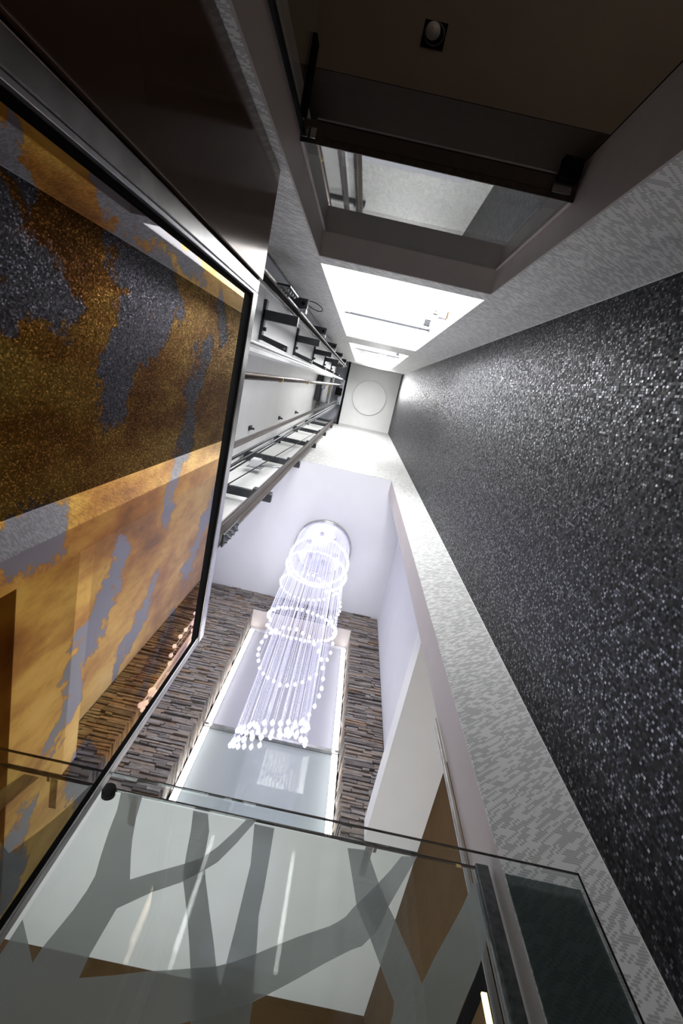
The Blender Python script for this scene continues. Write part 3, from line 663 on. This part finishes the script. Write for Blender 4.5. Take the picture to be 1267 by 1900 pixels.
def bracket_left(z_, label):
    o = empty('rail_frame_bracket', (-0.7, -0.4, z_), label, 'bracket', 'dark brackets beside the papered wall')
    MB().box(-0.795, -0.550, -0.365, -0.300, z_, z_ + 0.05).build('arm', 'steel_dk', o, bevel=0.003)
    MB().box(-0.66, -0.505, -0.488, -0.425, z_, z_ + 0.05).build('end_arm', 'steel_dk', o, bevel=0.003)
    MB().box(-0.799, -0.778, -0.43, -0.165, z_, z_ + 0.06).build('back_plate', 'steel_dk', o, bevel=0.002)
    q_ = MB(); i = 0
    q_.v = [(-0.778, -0.200, z_), (-0.590, -0.160, z_), (-0.590, -0.118, z_), (-0.778, -0.165, z_), (-0.778, -0.200, z_ + .05), (-0.590, -0.160, z_ + .05), (-0.590, -0.118, z_ + .05), (-0.778, -0.165, z_ + .05)]
    q_.f = [(0, 3, 2, 1), (4, 5, 6, 7), (0, 1, 5, 4), (1, 2, 6, 5), (2, 3, 7, 6), (3, 0, 4, 7)]; q_.sm = [False] * 6
    q_.build('wedge_arm', 'steel_dk', o)
    MB().tube((-0.606, -0.140, z_ - 0.012), (-0.606, -0.140, z_ - 0.001), 0.009, 6).build('bolt', 'galv', o)
    MB().tube((-0.777, -0.33, z_ + 0.02), (-0.757, -0.33, z_ + 0.02), 0.014, 6).build('bolt', 'steel_dk', o)
    MB().tube((-0.777, -0.24, z_ + 0.02), (-0.757, -0.24, z_ + 0.02), 0.014, 6).build('bolt', 'steel_dk', o)
    MB().box(-0.530, -0.506, -0.4245, -0.395, z_ - 0.01, z_ + 0.05).build('clip', 'galv', o, bevel=0.002)
    MB().tube((-0.535, -0.455, z_ - 0.006), (-0.535, -0.455, z_ - 0.001), 0.012, 12).build('slot', 'black', o)
    return o
b1 = bracket_left(lv[0], 'lowest dark steel bracket next to the papered wall')
for z_, n_ in zip(lv[1:5], names[1:4] + ('topmost',)):
    copy_tree(b1, (-0.7, -0.4, z_), '%s dark steel bracket next to the papered wall' % n_)
for k, z_ in enumerate((5.31, 7.19, 8.94)):
    t = empty('wall_anchor', (-1.14, 0.68, z_), '%s small dark wall anchor on the shaft back wall' % ('lowest', 'middle', 'highest')[k], 'wall anchor', 'small anchors on the shaft back wall')
    MB().box(-1.149, -1.135, 0.655, 0.705, z_, z_ + 0.12).build('plate', 'steel_dk', t)
    MB().tube((-1.135, 0.68, z_ + 0.04), (-1.09, 0.68, z_ + 0.04), 0.012, 6).build('bolt', 'steel_dk', t)
t = empty('limit_switch', (-0.86, 0.90, 4.58), 'small pale switch box held on an arm above the lowest hall side bracket', 'switch box')
MB().box(-0.93, -0.84, 0.87, 0.95, 4.62, 4.74).build('case', 'white', t, bevel=0.004)
MB().box(-0.96, -0.81, 0.951, 0.956, 4.60, 4.76).build('plate', 'galv', t)
MB().tube((-0.84, 0.93, 4.66), (-0.63, 0.90, 4.66), 0.010, 10).build('arm', 'galv', t)
# travelling cable loop next to the papered wall
MB().path([(-0.50 + 0.05 * math.cos(a_), -0.500 + 0.018 * math.sin(a_), 3.9 + 0.11 * math.sin(a_ + 1)) for a_ in [k * math.pi / 8 for k in range(17)]], 0.003, 6).build('cable_loop', 'black', None, 'thin black wire loop hanging beside the papered wall', 'cable')

# machinery at the head of the shaft
t = empty('hoist_machine', (-0.95, 0.2, 11.7), 'lift hoist machine with white drum at the head of the shaft', 'machine')
MB().box(-1.14, -1.02, -0.14, 0.52, 11.80, 12.2).build('frame', 'steel_dk', t, bevel=0.01)
MB().box(-1.01, -0.93, 0.10, 0.22, 11.76, 12.0).build('gearbox', 'grey', t, bevel=0.01)
MB().tube((-0.93, -0.13, 11.92), (-0.93, 0.50, 11.92), 0.085, 28).build('drum', 'white', t)
for y_ in (-0.14, 0.49): MB().tube((-0.93, y_, 11.92), (-0.93, y_ + 0.03, 11.92), 0.12, 28).build('flange', 'galv', t)
MB().path([(-0.83, 0.05, 11.90), (-0.82, 0.15, 11.84), (-0.83, 0.25, 11.88), (-0.85, 0.33, 11.92)], 0.009, 8).build('yellow_cable', 'yellow', t)
MB().box(-0.80, -0.77, -0.16, 0.54, 11.85, 12.15).build('side_plate', 'galv', t)
MB().box(-0.70, -0.54, 0.12, 0.30, 12.26, 12.36).build('motor_block', 'black', t, bevel=0.01)
MB().box(-1.05, -0.98, 0.52, 0.62, 11.72, 12.0).build('bearing', 'rust', t, bevel=0.01)
t = empty('machine_beam', (-0.58, 0.2, 12.36), 'pale blue grey beam plate carrying the tops of the rails', 'beam')
MB().box(-0.62, -0.52, -0.08, 0.52, 12.36, 12.42).build('plate', 'grey', t, bevel=0.004)
for y_ in (-0.04, 0.07, 0.48): MB().tube((-0.57, y_, 12.335), (-0.57, y_, 12.359), 0.018, 6).build('bolt', 'steel_dk', t)
MB().box(-0.515, -0.475, Y1, Y2, 12.40, 12.62).build('edge_beam', 'black', None, 'black steel beam closing the shaft head along the ceiling edge', 'beam')
MB().box(-1.149, -0.516, -0.07, Y2, 12.62, 12.70).box(-0.799, -0.516, Y1, -0.07, 12.62, 12.70).build('shaft_head_cover', 'grey', None, 'grey cover plate over the lift shaft', 'cover')

# ------------------------------------------------------------------ chandelier
CX, CY = -0.09, 2.05
ch = empty('chandelier', (CX, CY, 2.14), 'tall spiral chandelier of crystal strings hanging from a round canopy', 'chandelier')
MB().lathe((CX, CY, H2), [(0.0, -0.045), (0.33, -0.045), (0.355, -0.04), (0.355, 0.0)], 64).build('canopy', 'canopy', ch)
MB().lathe((CX, CY, H2), [(0.356, 0.0), (0.356, -0.046), (0.365, -0.046), (0.37, -0.03), (0.37, 0.0)], 64).build('canopy_rim', 'steel', ch)
for k in range(6):
    a_ = k * math.pi / 3 + 0.3; lx, ly = CX + 0.19 * math.cos(a_), CY + 0.19 * math.sin(a_)
    MB().lathe((lx, ly, H2 - 0.045), [(0.03, 0), (0.032, -0.012), (0.026, -0.012), (0.0, -0.006)], 20).build('spotlight', 'galv', ch)

def strand_mesh(x_, y_, z_):
    s = MB(); s.tube((x_, y_, z_ + 0.05), (x_, y_, H2 - 0.046), 0.0017, 4, caps=False)
    zz = H2 - 0.06 - rs.random() * 0.05
    while zz > z_ + 0.06:
        r_ = 0.0036; i = len(s.v)
        s.v += [(x_, y_, zz + 0.006), (x_ + r_, y_, zz), (x_, y_ + r_, zz), (x_ - r_, y_, zz), (x_, y_ - r_, zz), (x_, y_, zz - 0.006)]
        for a_, b_ in ((1, 2), (2, 3), (3, 4), (4, 1)):
            s.f += [(i, i + a_, i + b_), (i + 5, i + b_, i + a_)]; s.sm += [False, False]
        zz -= 0.045
    return s
def drop(s, x_, y_, z_, r_=0.017):
    s.lathe((x_, y_, z_), [(0.0, -0.004), (r_ * 0.55, 0.004), (r_, 0.020), (r_ * 0.85, 0.031), (r_ * 0.35, 0.046), (0.001, 0.058)], 8)
    return s
ends = []
def helix(n, t0, t1, za, zb, ra, rb, ph, tilt=0.0, lean=0.0):
    """string ends along a spiral; tilt raises the side towards the stone wall"""
    for k in range(n):
        u = k / n; th = ph + (t0 + (t1 - t0) * u) * 2 * math.pi; r_ = ra + (rb - ra) * u
        ends.append((CX + r_ * math.cos(th), CY + r_ * math.sin(th), za + (zb - za) * u + tilt * math.sin(th) + lean * math.cos(th) + rs.uniform(-0.012, 0.012)))
helix(60, 0, 1, 5.42, 5.36, 0.345, 0.345, 0.2, 0.12)
helix(60, 0, 1, 5.16, 4.98, 0.345, 0.335, 1.2, 0.30)
helix(40, 0, 1.1, 4.90, 4.10, 0.335, 0.31, 0.4, 0.25)
helix(46, 0, 1.05, 3.84, 3.70, 0.305, 0.295, 2.8, 0.33)
helix(46, 0, 1.5, 3.62, 2.75, 0.29, 0.235, 5.6, -0.10)
helix(32, 0, 1.1, 2.50, 2.44, 0.205, 0.20, 1.0, 0.20, 0.09)
helix(20, 0, 0.75, 2.40, 2.30, 0.215, 0.20, 1.9, 0.18, 0.10)
order = sorted(range(len(ends)), key=lambda i: ends[i][2])
own = set(order[:100]); rest_s = MB(); rest_d = MB()
for i, (x_, y_, z_) in enumerate(ends):
    big = 0.015 if z_ < 5 else 0.019
    if i in own:
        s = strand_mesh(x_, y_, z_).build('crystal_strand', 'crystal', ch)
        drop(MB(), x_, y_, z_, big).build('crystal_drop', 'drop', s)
    else:
        q_ = strand_mesh(x_, y_, z_); n0 = len(rest_s.v); rest_s.v += q_.v; rest_s.f += [tuple(n0 + k for k in f_) for f_ in q_.f]; rest_s.sm += q_.sm
        drop(rest_d, x_, y_, z_, big)
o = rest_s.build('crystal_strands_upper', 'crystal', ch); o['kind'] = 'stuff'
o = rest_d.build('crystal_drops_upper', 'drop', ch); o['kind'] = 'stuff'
